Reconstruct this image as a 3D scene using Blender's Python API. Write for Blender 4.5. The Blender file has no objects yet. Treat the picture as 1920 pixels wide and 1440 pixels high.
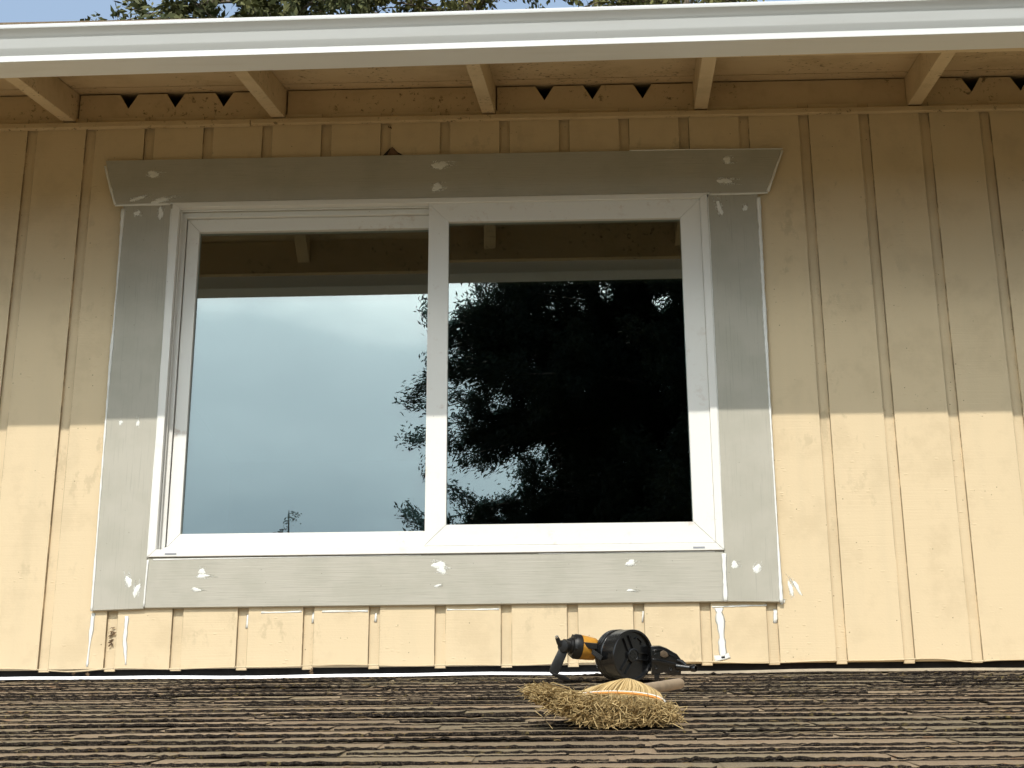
import bpy, bmesh, math, random
import numpy as np
from mathutils import Vector, Matrix

R = math.radians
rng = np.random.default_rng(7)
random.seed(11)
scene = bpy.context.scene
COL = scene.collection

# ------------------------------------------------------------------ camera, sky, sun, exposure
cam_d = bpy.data.cameras.new("camera")
cam_d.sensor_fit = 'HORIZONTAL'
cam_d.sensor_width = 36.0
cam_d.lens = 36.0 * 3106.0 / 1920.0
cam_d.clip_start = 0.05
cam_d.clip_end = 2000.0
cam = bpy.data.objects.new("camera", cam_d)
COL.objects.link(cam)
_r = Vector((0.9995, 0.0318, -0.0047)).normalized()
_f = Vector((-0.0284, 0.9418, 0.3350)).normalized()
_u = _r.cross(_f).normalized()
_r = _f.cross(_u).normalized()
M = Matrix((( _r.x, _u.x, -_f.x, 1.7984), (_r.y, _u.y, -_f.y, -5.0273), (_r.z, _u.z, -_f.z, -0.8830), (0, 0, 0, 1)))
cam.matrix_world = M
scene.camera = cam

SUN_EL, SUN_AZ = R(44.0), R(10.0)        # sun over the left shoulder (just left of the wall normal)
world = bpy.data.worlds.new("World")
scene.world = world
world.use_nodes = True
wn, wl = world.node_tree.nodes, world.node_tree.links
wn.clear()
w_out = wn.new('ShaderNodeOutputWorld')
w_bg = wn.new('ShaderNodeBackground')
w_bg.inputs['Strength'].default_value = 0.13
sky = wn.new('ShaderNodeTexSky')
sky.sky_type = 'NISHITA'
sky.sun_disc = False
sky.sun_elevation = SUN_EL
sky.sun_rotation = math.pi + SUN_AZ
sky.altitude = 100
sky.air_density = 1.0
sky.dust_density = 1.0
sky.ozone_density = 1.6
# a bank of cloud standing in the sky behind the photographer, heavier towards its foot
tc = wn.new('ShaderNodeTexCoord')
sep = wn.new('ShaderNodeSeparateXYZ')
wl.new(tc.outputs['Generated'], sep.inputs[0])
def wmath(op, a, b=None, c=None, clamp=False):
    n = wn.new('ShaderNodeMath'); n.operation = op; n.use_clamp = clamp
    for i, v in enumerate((a, b, c)):
        if v is None: continue
        if isinstance(v, (int, float)): n.inputs[i].default_value = v
        else: wl.new(v, n.inputs[i])
    return n.outputs[0]
def wrange(v, a, b, c=0.0, d=1.0):
    n = wn.new('ShaderNodeMapRange'); n.interpolation_type = 'SMOOTHSTEP'
    wl.new(v, n.inputs[0])
    for i, x in enumerate((a, b, c, d)): n.inputs[i + 1].default_value = x
    return n.outputs[0]
nz = wn.new('ShaderNodeTexNoise'); nz.inputs['Scale'].default_value = 2.6; nz.inputs['Detail'].default_value = 7
mp = wn.new('ShaderNodeMapping'); mp.inputs['Scale'].default_value = (1, 1, 2.4)
wl.new(tc.outputs['Generated'], mp.inputs[0]); wl.new(mp.outputs[0], nz.inputs['Vector'])
south = wrange(sep.outputs['Y'], 0.15, -0.45)
low = wrange(wmath('ADD', sep.outputs['Z'], wmath('MULTIPLY', wmath('SUBTRACT', nz.outputs[0], 0.5), 0.5)), 0.86, 0.50)
cmask = wmath('MULTIPLY', south, low)
ramp = wn.new('ShaderNodeValToRGB')
wl.new(wmath('ADD', sep.outputs['Z'], wmath('MULTIPLY', wmath('SUBTRACT', nz.outputs[0], 0.5), 0.22)), ramp.inputs[0])
el = ramp.color_ramp.elements
CL = 1.0
el[0].position = 0.22; el[0].color = (14.0, 17.8, 20.6, 1)
el[1].position = 0.43; el[1].color = (88.0, 93.0, 90.5, 1)
e2 = ramp.color_ramp.elements.new(0.325); e2.color = (29.0, 34.5, 37.2, 1)
e3 = ramp.color_ramp.elements.new(0.60); e3.color = (10.0, 12.0, 13.5, 1)
# the sunlit heart of the cloud bank; the rest of it is duller
vdot = wn.new('ShaderNodeVectorMath'); vdot.operation = 'DOT_PRODUCT'
wl.new(tc.outputs['Generated'], vdot.inputs[0]); vdot.inputs[1].default_value = (-0.13, -0.93, 0.342)
heart = wrange(vdot.outputs['Value'], 0.80, 0.945)
cl2 = wn.new('ShaderNodeMix'); cl2.data_type = 'RGBA'
wl.new(heart, cl2.inputs[0]); cl2.inputs[6].default_value = (12.5, 14.0, 15.2, 1); wl.new(ramp.outputs[0], cl2.inputs[7])
wmix = wn.new('ShaderNodeMix'); wmix.data_type = 'RGBA'
veil = wmath('MULTIPLY', wmath('MULTIPLY', wrange(sep.outputs['Y'], 0.1, 0.6), wrange(sep.outputs['Z'], 0.95, 0.55)), 0.78)
vmix = wn.new('ShaderNodeMix'); vmix.data_type = 'RGBA'            # thin high haze in the north
wl.new(veil, vmix.inputs[0]); wl.new(sky.outputs[0], vmix.inputs[6]); vmix.inputs[7].default_value = (5.6, 7.6, 10.4, 1)
wl.new(cmask, wmix.inputs[0]); wl.new(vmix.outputs[2], wmix.inputs[6]); wl.new(cl2.outputs[2], wmix.inputs[7])
wl.new(wmix.outputs[2], w_bg.inputs['Color'])
wl.new(w_bg.outputs[0], w_out.inputs['Surface'])

sun_d = bpy.data.lights.new("sun", 'SUN')
sun_d.energy = 5.0
sun_d.angle = R(0.53)
sun_d.color = (1.0, 0.95, 0.86)
sun = bpy.data.objects.new("sun", sun_d)
COL.objects.link(sun)
sdir = Vector((-math.sin(SUN_AZ) * math.cos(SUN_EL), -math.cos(SUN_AZ) * math.cos(SUN_EL), math.sin(SUN_EL)))
sun.rotation_euler = sdir.to_track_quat('Z', 'Y').to_euler()
sun.location = sdir * 30

scene.view_settings.view_transform = 'Standard'
scene.view_settings.look = 'None'
scene.view_settings.gamma = 1.0
scene.view_settings.use_curve_mapping = False
scene.view_settings.exposure = -0.64
scene.render.engine = 'CYCLES'
scene.cycles.max_bounces = 8
scene.cycles.transparent_max_bounces = 12

# ------------------------------------------------------------------ helpers: objects
def link(name, me, mat=None, parent=None, smooth=False):
    o = bpy.data.objects.new(name, me)
    COL.objects.link(o)
    if mat is not None:
        for m in (mat if isinstance(mat, (list, tuple)) else [mat]): me.materials.append(m)
    if parent is not None: o.parent = parent
    if smooth:
        me.polygons.foreach_set('use_smooth', [True] * len(me.polygons))
    return o

def tag(o, label=None, cat=None, group=None, kind=None):
    for k, v in (('label', label), ('category', cat), ('group', group), ('kind', kind)):
        if v: o[k] = v
    return o

def empty(name, loc=(0, 0, 0), parent=None):
    o = bpy.data.objects.new(name, None)
    o.empty_display_size = 0.1
    o.location = loc
    COL.objects.link(o)
    if parent is not None: o.parent = parent
    return o

class MB:
    """collects shapes into one mesh"""
    def __init__(s): s.v = []; s.f = []; s.m = []
    def add(s, vs, fs, mi=0):
        b = len(s.v)
        s.v += [tuple(map(float, x)) for x in vs]
        s.f += [tuple(b + i for i in f) for f in fs]
        s.m += [mi] * len(fs)
    def box(s, x0, x1, y0, y1, z0, z1, mi=0, mat=None):
        vs = [Vector(p) for p in ((x0,y0,z0),(x1,y0,z0),(x1,y1,z0),(x0,y1,z0),(x0,y0,z1),(x1,y0,z1),(x1,y1,z1),(x0,y1,z1))]
        if mat is not None: vs = [mat @ p for p in vs]
        s.add(vs, [(0,3,2,1),(4,5,6,7),(0,1,5,4),(1,2,6,5),(2,3,7,6),(3,0,4,7)], mi)
    def prism(s, pts, a, b, mi=0):
        """pts: list of 3-D points (a polygon), extruded from offset vector a to offset vector b"""
        n = len(pts)
        a = Vector(a); b = Vector(b)
        vs = [Vector(p) + a for p in pts] + [Vector(p) + b for p in pts]
        fs = [tuple(range(n))[::-1], tuple(range(n, 2 * n))] + [(i, (i + 1) % n, n + (i + 1) % n, n + i) for i in range(n)]
        s.add(vs, fs, mi)
    def tube(s, path, rad, n=8, mi=0, cap=True):
        path = [Vector(p) for p in path]
        rad = rad if isinstance(rad, (list, tuple)) else [rad] * len(path)
        vs = []; up = None
        for i, p in enumerate(path):
            t = (path[min(i + 1, len(path) - 1)] - path[max(i - 1, 0)]).normalized()
            if up is None:
                up = Vector((0, 0, 1)) if abs(t.z) < 0.9 else Vector((1, 0, 0))
            x = t.cross(up).normalized(); y = x.cross(t).normalized(); up = y
            for k in range(n):
                a = 2 * math.pi * k / n
                vs.append(p + (x * math.cos(a) + y * math.sin(a)) * rad[i])
        fs = []
        for i in range(len(path) - 1):
            for k in range(n):
                fs.append((i * n + k, i * n + (k + 1) % n, (i + 1) * n + (k + 1) % n, (i + 1) * n + k))
        if cap:
            fs.append(tuple(range(n))[::-1]); fs.append(tuple((len(path) - 1) * n + k for k in range(n)))
        s.add(vs, fs, mi)
    def lathe(s, prof, origin, axis, n=40, mi=0, cap=True):
        """prof: (distance along axis, radius)"""
        ax = Vector(axis).normalized(); o = Vector(origin)
        up = Vector((0, 0, 1)) if abs(ax.z) < 0.9 else Vector((1, 0, 0))
        x = ax.cross(up).normalized(); y = x.cross(ax).normalized()
        vs = []
        for d, r in prof:
            for k in range(n):
                a = 2 * math.pi * k / n
                vs.append(o + ax * d + (x * math.cos(a) + y * math.sin(a)) * max(r, 1e-5))
        fs = []
        for i in range(len(prof) - 1):
            for k in range(n):
                fs.append((i * n + k, i * n + (k + 1) % n, (i + 1) * n + (k + 1) % n, (i + 1) * n + k))
        if cap:
            fs.append(tuple(range(n))[::-1]); fs.append(tuple((len(prof) - 1) * n + k for k in range(n)))
        s.add(vs, fs, mi)
    def build(s, name, mat, parent=None, smooth=False, bevel=0.0, auto=None, segs=2):
        me = bpy.data.meshes.new(name)
        me.from_pydata(s.v, [], s.f)
        if any(s.m): me.polygons.foreach_set('material_index', s.m)
        bm = bmesh.new(); bm.from_mesh(me)
        bmesh.ops.recalc_face_normals(bm, faces=bm.faces)
        if bevel > 0:
            es = [e for e in bm.edges if len(e.link_faces) == 2 and e.calc_face_angle(0) > R(35)]
            bmesh.ops.bevel(bm, geom=es, offset=bevel, segments=segs, profile=0.5, affect='EDGES', clamp_overlap=True)
        bm.to_mesh(me); bm.free(); me.update()
        o = link(name, me, mat, parent, smooth)
        if auto:
            me.polygons.foreach_set('use_smooth', [True] * len(me.polygons))
            me.set_sharp_from_angle(angle=R(auto))
        return o

# ------------------------------------------------------------------ helpers: materials
def newmat(name):
    m = bpy.data.materials.new(name); m.use_nodes = True
    nt = m.node_tree; nt.nodes.clear()
    out = nt.nodes.new('ShaderNodeOutputMaterial')
    b = nt.nodes.new('ShaderNodeBsdfPrincipled')
    nt.links.new(b.outputs[0], out.inputs[0])
    return m, nt, b

class NT:
    def __init__(s, nt): s.nt = nt; s.n = nt.nodes; s.l = nt.links
    def coord(s, kind='Object'):
        return s.n.new('ShaderNodeTexCoord').outputs[kind]
    def mapping(s, vec, scale=(1, 1, 1), loc=(0, 0, 0), rot=(0, 0, 0)):
        n = s.n.new('ShaderNodeMapping'); s.l.new(vec, n.inputs[0])
        n.inputs['Scale'].default_value = scale; n.inputs['Location'].default_value = loc; n.inputs['Rotation'].default_value = rot
        return n.outputs[0]
    def noise(s, vec, scale, detail=4, rough=0.55, color=False):
        n = s.n.new('ShaderNodeTexNoise'); s.l.new(vec, n.inputs['Vector'])
        n.inputs['Scale'].default_value = scale; n.inputs['Detail'].default_value = detail; n.inputs['Roughness'].default_value = rough
        return n.outputs[1 if color else 0]
    def voronoi(s, vec, scale, feat='F1'):
        n = s.n.new('ShaderNodeTexVoronoi'); n.feature = feat; s.l.new(vec, n.inputs['Vector']); n.inputs['Scale'].default_value = scale
        return n.outputs['Distance']
    def math(s, op, a, b=None, clamp=False):
        n = s.n.new('ShaderNodeMath'); n.operation = op; n.use_clamp = clamp
        for i, v in enumerate((a, b)):
            if v is None: continue
            if isinstance(v, (int, float)): n.inputs[i].default_value = v
            else: s.l.new(v, n.inputs[i])
        return n.outputs[0]
    def rng(s, v, a, b, c=0.0, d=1.0, smooth=True):
        n = s.n.new('ShaderNodeMapRange'); n.clamp = True
        if smooth: n.interpolation_type = 'SMOOTHSTEP'
        s.l.new(v, n.inputs[0])
        for i, x in enumerate((a, b, c, d)): n.inputs[i + 1].default_value = x
        return n.outputs[0]
    def mix(s, f, a, b):
        n = s.n.new('ShaderNodeMix'); n.data_type = 'RGBA'
        for i, v in ((0, f), (6, a), (7, b)):
            if isinstance(v, (int, float)): n.inputs[i].default_value = v
            elif isinstance(v, tuple): n.inputs[i].default_value = (*v[:3], 1)
            else: s.l.new(v, n.inputs[i])
        return n.outputs[2]
    def bump(s, h, strength=0.3, dist=0.002, normal=None):
        n = s.n.new('ShaderNodeBump'); s.l.new(h, n.inputs['Height'])
        n.inputs['Strength'].default_value = strength; n.inputs['Distance'].default_value = dist
        if normal is not None: s.l.new(normal, n.inputs['Normal'])
        return n.outputs[0]
    def attr(s, name):
        n = s.n.new('ShaderNodeAttribute'); n.attribute_name = name
        return n.outputs['Fac']

PITCH = 0.2032                     # one siding groove every eight inches
GW = 0.0335                        # groove width

def mat_siding():
    m, nt, b = newmat('cream_siding_paint'); t = NT(nt); v = t.coord()
    base, dark = (0.69, 0.55, 0.355), (0.585, 0.46, 0.29)
    patch = t.rng(t.noise(v, 5.5, 5, 0.65), 0.48, 0.66)
    streak = t.noise(t.mapping(v, (14, 14, 0.9)), 1.0, 3)
    c = t.mix(t.math('MULTIPLY', patch, 0.55), base, dark)
    c = t.mix(t.math('MULTIPLY', t.rng(streak, 0.45, 0.75), 0.28), c, (0.60, 0.49, 0.32))
    # water-worn blotches
    bl = t.math('MULTIPLY', t.rng(t.noise(t.mapping(v, (1, 1, 0.6), (3.1, 0, 1.7)), 11, 6, 0.7), 0.56, 0.64), t.rng(t.noise(v, 1.7, 2), 0.46, 0.6))
    c = t.mix(t.math('MULTIPLY', bl, 0.5), c, (0.47, 0.375, 0.235))
    # specks of dirt, thicker beside the grooves
    sx = nt.nodes.new('ShaderNodeSeparateXYZ'); nt.links.new(v, sx.inputs[0])
    fx = t.math('MULTIPLY', t.math('SUBTRACT', t.math('FRACT', t.math('ADD', t.math('DIVIDE', sx.outputs[0], PITCH), 0.5)), 0.5), PITCH)
    ax = t.math('ABSOLUTE', fx)
    edge = t.math('ABSOLUTE', t.math('SUBTRACT', ax, GW / 2))
    near = t.rng(edge, 0.012, 0.0)
    dots = t.voronoi(v, 42)
    some = t.rng(t.noise(v, 9, 2), 0.52, 0.6)
    d1 = t.math('MULTIPLY', t.rng(dots, 0.10, 0.05), t.math('MULTIPLY', some, 0.75))
    dots2 = t.rng(t.noise(v, 260, 2), 0.60, 0.70)
    pn = t.rng(t.noise(t.mapping(v, (1, 1, 1), (0, 0, 9.3)), 6.0, 3), 0.52, 0.68)
    d2 = t.math('MULTIPLY', t.math('MULTIPLY', dots2, near), t.math('MULTIPLY', pn, 0.8))
    # the hairline where a groove meets its board
    line = t.math('MULTIPLY', t.rng(edge, 0.0013, 0.0006), t.rng(t.noise(t.mapping(v, (3, 3, 3), (5, 2, 1)), 2.0, 6, 0.7), 0.40, 0.52))
    dd = t.math('MAXIMUM', t.math('MAXIMUM', d1, d2), t.math('MULTIPLY', line, 0.55))
    c = t.mix(dd, c, (0.09, 0.06, 0.032))
    nt.links.new(c, b.inputs['Base Color'])
    b.inputs['Roughness'].default_value = 0.62
    b.inputs['Specular IOR Level'].default_value = 0.3
    grain = t.noise(t.mapping(v, (5, 5, 190)), 1.0, 4, 0.6)
    wave = t.noise(t.mapping(v, (4, 4, 34)), 1.0, 3)
    gm = t.rng(t.noise(v, 2.3, 2), 0.40, 0.62, 0.25, 1.0)
    h = t.math('ADD', t.math('MULTIPLY', t.math('MULTIPLY', grain, gm), 0.7), t.math('ADD', t.math('MULTIPLY', wave, 0.55), t.math('MULTIPLY', t.noise(v, 150, 3), 0.35)))
    # a few lifted paint blisters and nail dents
    h = t.math('ADD', h, t.math('MULTIPLY', t.math('MULTIPLY', t.rng(t.voronoi(t.mapping(v, (1, 1, 2.4)), 26), 0.22, 0.08), some), 0.9))
    nt.links.new(t.bump(h, 0.42, 0.0022), b.inputs['Normal'])
    return m

def mat_eave():
    m, nt, b = newmat('cream_eave_paint'); t = NT(nt); v = t.coord()
    base, dark = (0.64, 0.50, 0.31), (0.50, 0.38, 0.22)
    c = t.mix(t.math('MULTIPLY', t.rng(t.noise(v, 6, 5, 0.65), 0.45, 0.68), 0.6), base, dark)
    d = t.math('MULTIPLY', t.rng(t.noise(v, 55, 4, 0.7), 0.56, 0.68), t.rng(t.noise(v, 4.5, 3), 0.45, 0.58))
    c = t.mix(t.math('MULTIPLY', d, 0.8), c, (0.08, 0.05, 0.028))
    nt.links.new(c, b.inputs['Base Color'])
    b.inputs['Roughness'].default_value = 0.7
    b.inputs['Specular IOR Level'].default_value = 0.2
    nt.links.new(t.bump(t.noise(t.mapping(v, (6, 50, 60)), 1.0, 4), 0.3, 0.0015), b.inputs['Normal'])
    return m

def mat_trim(name, along):
    m, nt, b = newmat(name); t = NT(nt); v = t.coord()
    sc = {'x': (9, 60, 330), 'z': (230, 60, 6)}[along]
    g = t.noise(t.mapping(v, sc), 1.0, 3, 0.6)
    g2 = t.noise(t.mapping(v, tuple(q * 0.35 for q in sc)), 1.0, 3, 0.6)
    c = t.mix(t.rng(t.noise(v, 7, 4), 0.4, 0.65), (0.455, 0.43, 0.365), (0.415, 0.395, 0.33))
    c = t.mix(t.math('MULTIPLY', t.rng(g, 0.56, 0.70), 0.5), c, (0.33, 0.315, 0.265))
    dots = t.math('MULTIPLY', t.rng(t.voronoi(v, 38), 0.09, 0.04), t.rng(t.noise(v, 13, 2), 0.5, 0.58))
    c = t.mix(t.math('MULTIPLY', dots, 0.55), c, (0.16, 0.15, 0.12))
    nt.links.new(c, b.inputs['Base Color'])
    b.inputs['Roughness'].default_value = 0.55
    b.inputs['Specular IOR Level'].default_value = 0.3
    h = t.math('ADD', g, t.math('MULTIPLY', g2, 0.7))
    nt.links.new(t.bump(h, 0.38 if along == 'x' else 0.22, 0.0018), b.inputs['Normal'])
    return m

def mat_vinyl(name, smudge):
    m, nt, b = newmat(name); t = NT(nt); v = t.coord()
    c = (0.80, 0.785, 0.745)
    n = t.math('MULTIPLY', t.rng(t.noise(t.mapping(v, (1, 1, 1), (2.2, 0, 0.6)), 17, 6, 0.7), 0.55, 0.72), t.rng(t.noise(v, 3.5, 3), 0.42, 0.62))
    c = t.mix(t.math('MULTIPLY', n, smudge), c, (0.50, 0.37, 0.28))
    sp = t.rng(t.voronoi(v, 24), 0.05, 0.02)
    c = t.mix(t.math('MULTIPLY', sp, 0.5), c, (0.25, 0.2, 0.15))
    nt.links.new(c, b.inputs['Base Color'])
    b.inputs['Roughness'].default_value = 0.42
    b.inputs['Specular IOR Level'].default_value = 0.35
    return m

def mat_simple(name, col, rough=0.5, metal=0.0, spec=0.4, var=0.0, scale=20, bump=0.0, bscale=120):
    m, nt, b = newmat(name); t = NT(nt); v = t.coord()
    if var > 0:
        d = tuple(x * (1 - var) for x in col)
        c = t.mix(t.rng(t.noise(v, scale, 5, 0.6), 0.38, 0.66), col, d)
        nt.links.new(c, b.inputs['Base Color'])
    else:
        b.inputs['Base Color'].default_value = (*col, 1)
    b.inputs['Roughness'].default_value = rough
    b.inputs['Metallic'].default_value = metal
    b.inputs['Specular IOR Level'].default_value = spec
    if bump > 0:
        nt.links.new(t.bump(t.noise(v, bscale, 4), bump, 0.001), b.inputs['Normal'])
    return m

def mat_gutter():
    m, nt, b = newmat('white_gutter_enamel'); t = NT(nt); v = t.coord()
    c = t.mix(t.math('MULTIPLY', t.rng(t.noise(t.mapping(v, (1.2, 12, 12)), 2.0, 4), 0.5, 0.75), 0.25), (0.75, 0.76, 0.75), (0.62, 0.61, 0.57))
    sp = t.math('MULTIPLY', t.rng(t.voronoi(v, 11), 0.045, 0.02), t.rng(t.noise(v, 3, 2), 0.5, 0.55))
    c = t.mix(t.math('MULTIPLY', sp, 0.8), c, (0.07, 0.05, 0.04))
    nt.links.new(c, b.inputs['Base Color'])
    b.inputs['Roughness'].default_value = 0.36
    b.inputs['Specular IOR Level'].default_value = 0.45
    nt.links.new(t.bump(t.noise(t.mapping(v, (1.5, 20, 20)), 1.0, 2), 0.12, 0.002), b.inputs['Normal'])
    return m

def mat_glass(name, refl, tint):
    m = bpy.data.materials.new(name); m.use_nodes = True
    nt = m.node_tree; nt.nodes.clear(); t = NT(nt)
    out = nt.nodes.new('ShaderNodeOutputMaterial')
    gl = nt.nodes.new('ShaderNodeBsdfGlossy'); gl.inputs['Roughness'].default_value = 0.0
    gl.inputs['Color'].default_value = (0.97, 1.0, 0.99, 1)
    tr = nt.nodes.new('ShaderNodeBsdfTransparent'); tr.inputs['Color'].default_value = (*tint, 1)
    mx = nt.nodes.new('ShaderNodeMixShader'); mx.inputs[0].default_value = refl
    nt.links.new(tr.outputs[0], mx.inputs[1]); nt.links.new(gl.outputs[0], mx.inputs[2])
    nt.links.new(mx.outputs[0], out.inputs[0])
    return m

def mat_shingle(top):
    m, nt, b = newmat('granule_shingle_face' if top else 'worn_shingle_edge'); t = NT(nt); v = t.coord()
    a = t.attr('tone')
    if top:
        c1 = t.mix(a, (0.235, 0.172, 0.110), (0.355, 0.262, 0.170))
        c1 = t.mix(t.math('MULTIPLY', t.rng(t.noise(v, 2.2, 3), 0.46, 0.6), 0.6), c1, (0.225, 0.190, 0.120))
        gran = t.noise(v, 330, 3, 0.7)
        c = t.mix(t.rng(gran, 0.50, 0.72), c1, (0.055, 0.045, 0.040))
        c = t.mix(t.math('MULTIPLY', t.rng(t.noise(v, 420, 2), 0.62, 0.72), 0.7), c, (0.55, 0.50, 0.40))
        moss = t.math('MULTIPLY', t.rng(t.noise(v, 24, 5, 0.7), 0.58, 0.70), t.rng(t.noise(v, 3.1, 3), 0.44, 0.60))
        c = t.mix(t.math('MULTIPLY', moss, 0.75), c, (0.20, 0.135, 0.05))
        rust = t.math('MULTIPLY', t.rng(t.noise(t.mapping(v, (1, 1, 1), (7, 3, 1)), 15, 4), 0.62, 0.70), 0.6)
        c = t.mix(rust, c, (0.30, 0.15, 0.075))
        h = gran
    else:
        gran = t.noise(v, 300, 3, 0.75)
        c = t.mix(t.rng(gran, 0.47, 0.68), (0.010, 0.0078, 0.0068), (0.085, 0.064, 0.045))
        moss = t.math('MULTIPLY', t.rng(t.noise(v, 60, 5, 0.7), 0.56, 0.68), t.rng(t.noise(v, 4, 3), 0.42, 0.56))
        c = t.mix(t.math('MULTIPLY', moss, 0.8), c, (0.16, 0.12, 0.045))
        h = gran
    nt.links.new(c, b.inputs['Base Color'])
    b.inputs['Roughness'].default_value = 0.92
    b.inputs['Specular IOR Level'].default_value = 0.15
    nt.links.new(t.bump(h, 0.7, 0.002), b.inputs['Normal'])
    return m

def mat_leaf(name, c0, c1):
    m, nt, b = newmat(name); t = NT(nt)
    a = t.attr('tone')
    c = t.mix(a, c0, c1)
    nt.links.new(c, b.inputs['Base Color'])
    b.inputs['Roughness'].default_value = 0.6
    b.inputs['Specular IOR Level'].default_value = 0.25
    return m

def mat_bark():
    m, nt, b = newmat('fir_bark'); t = NT(nt); v = t.coord()
    n = t.noise(t.mapping(v, (9, 9, 1.6)), 1.5, 5, 0.65)
    c = t.mix(t.rng(n, 0.35, 0.65), (0.09, 0.065, 0.045), (0.26, 0.21, 0.155))
    nt.links.new(c, b.inputs['Base Color']); b.inputs['Roughness'].default_value = 0.9
    nt.links.new(t.bump(n, 0.8, 0.03), b.inputs['Normal'])
    return m

def mat_straw(name, c0, c1):
    m, nt, b = newmat(name); t = NT(nt)
    c = t.mix(t.attr('tone'), c0, c1)
    nt.links.new(c, b.inputs['Base Color'])
    b.inputs['Roughness'].default_value = 0.6
    b.inputs['Specular IOR Level'].default_value = 0.25
    return m

def mat_ground():
    m, nt, b = newmat('yard_grass'); t = NT(nt); v = t.coord()
    c = t.mix(t.rng(t.noise(v, 0.6, 6, 0.7), 0.4, 0.62), (0.06, 0.085, 0.025), (0.12, 0.10, 0.05))
    nt.links.new(c, b.inputs['Base Color']); b.inputs['Roughness'].default_value = 0.95
    return m

SIDING, EAVE = mat_siding(), mat_eave()
TRIM_X, TRIM_Z = mat_trim('grey_primed_board', 'x'), mat_trim('grey_primed_upright', 'z')
VINYL, VINYL_DIRTY = mat_vinyl('white_vinyl', 0.15), mat_vinyl('white_vinyl_smudged', 0.6)
GUTTER = mat_gutter()
CAULK = mat_simple('white_caulk', (0.82, 0.82, 0.78), 0.5, var=0.06, scale=60, bump=0.3, bscale=200)
def mat_thin_caulk():
    m = mat_simple('thin_smeared_caulk', (0.82, 0.82, 0.78), 0.55)
    nt = m.node_tree; b = [n for n in nt.nodes if n.type == 'BSDF_PRINCIPLED'][0]; t = NT(nt)
    nt.links.new(t.rng(t.noise(t.coord(), 240, 3), 0.38, 0.62, 0.15, 0.85), b.inputs['Alpha'])
    return m
CAULK_THIN = mat_thin_caulk()
GLASS_OUT = mat_glass('outer_window_glass', 0.145, (0.60, 0.66, 0.64))
GLASS_IN = mat_glass('inner_window_glass', 0.088, (0.60, 0.66, 0.64))
SPACER = mat_simple('grey_glazing_spacer', (0.30, 0.31, 0.34), 0.5)
DARK = mat_simple('shade_dark_paper', (0.02, 0.018, 0.017), 0.9, var=0.4)  # near-black paper: shade in the gap under the siding is put into its colour
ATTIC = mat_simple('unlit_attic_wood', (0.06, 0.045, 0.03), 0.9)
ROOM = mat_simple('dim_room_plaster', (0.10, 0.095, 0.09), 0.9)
FLASH_W = mat_simple('galvanised_flashing', (0.56, 0.58, 0.63), 0.42, metal=0.4, var=0.1, scale=9)
FLASH_B = mat_simple('painted_flashing', (0.44, 0.36, 0.25), 0.55, var=0.25, scale=14)
SH_TOP, SH_EDGE = mat_shingle(True), mat_shingle(False)
BARK = mat_bark()

# ------------------------------------------------------------------ the setting
def sheet(name, z, size, mat):
    me = bpy.data.meshes.new(name)
    me.from_pydata([(-size, -size, z), (size, -size, z), (size, size, z), (-size, size, z)], [], [(0, 1, 2, 3)])
    return link(name, me, mat)
ground = sheet('ground', -3.6, 600, mat_ground())
tag(ground, kind='structure')

# ------------------------------------------------------------------ the house
house = empty('house')
tag(house, 'cream sided house with white slider window, grey window trim, white gutter and shingled lower roof', 'house')
X0, X1 = -2.6, 6.2                    # ends of the house
SL = 0.24                             # roof slope
OX0, OX1, OZ0, OZ1 = 0.44, 2.37, 0.26, 1.66     # rough opening behind the trim

# siding: boards and shallow grooves of one grooved sheet
def siding():
    mb = MB()
    k0, k1 = math.floor(X0 / PITCH), math.ceil(X1 / PITCH)
    def strip(xa, xb, yf, zlow):
        xa, xb = max(xa, X0), min(xb, X1)
        if xb <= xa: return
        cuts = [xa] + [c for c in (OX0, OX1) if xa < c < xb] + [xb]
        for a, b in zip(cuts[:-1], cuts[1:]):
            mid = (a + b) / 2
            if OX0 < mid < OX1:
                mb.box(a, b, yf, 0.019, zlow, OZ0); mb.box(a, b, yf, 0.019, OZ1, 1.90)
            else:
                mb.box(a, b, yf, 0.019, zlow, 1.90)
    for k in range(k0, k1 + 1):
        c = k * PITCH
        strip(c - GW / 2, c + GW / 2, 0.0102 + random.uniform(-.0006, .0006) + 0.0010, -0.006)
        strip(c + GW / 2, c + PITCH - GW / 2, random.uniform(-.0004, .0004), 0.0)
    return mb.build('siding_wall', SIDING, house)
wall = siding()
# the lifted paint lip along the foot of the siding
def lip():
    mb = MB(); path = []; rad = []
    x = X0
    while x < X1:
        dip = -0.011 * math.exp(-((x - 0.30) / 0.10) ** 2) - 0.008 * math.exp(-((x - 3.02) / 0.06) ** 2)
        z = 0.001 + dip + 0.0026 * math.sin(x * 7.1) + 0.0016 * math.sin(x * 17.3 + 1)
        path.append((x, -0.0035 + 0.0015 * math.sin(x * 11), z)); rad.append(0.0022 + 0.0005 * math.sin(x * 23)); x += 0.022
    mb.tube(path, rad, 6)
    o = mb.build('paint_lip', SIDING, wall, smooth=True); return o
lip()

mb = MB()
mb.box(X0, X1, 0.030, 0.10, -0.30, OZ0); mb.box(X0, X1, 0.036, 0.10, OZ1, 1.90)
mb.box(X0, OX0, 0.036, 0.10, OZ0, OZ1); mb.box(OX1, X1, 0.036, 0.10, OZ0, OZ1)
mb.build('sheathing', DARK, house)

# frieze boards under the rafters
mb = MB(); mb.box(X0, 0.755, -0.0215, -0.0012, 1.855, 1.8745); mb.build('frieze_board', EAVE, house, bevel=0.002)
mb = MB(); mb.box(0.757, X1, -0.0190, -0.0012, 1.8575, 1.8760); mb.build('frieze_board', EAVE, house, bevel=0.002)

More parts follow.
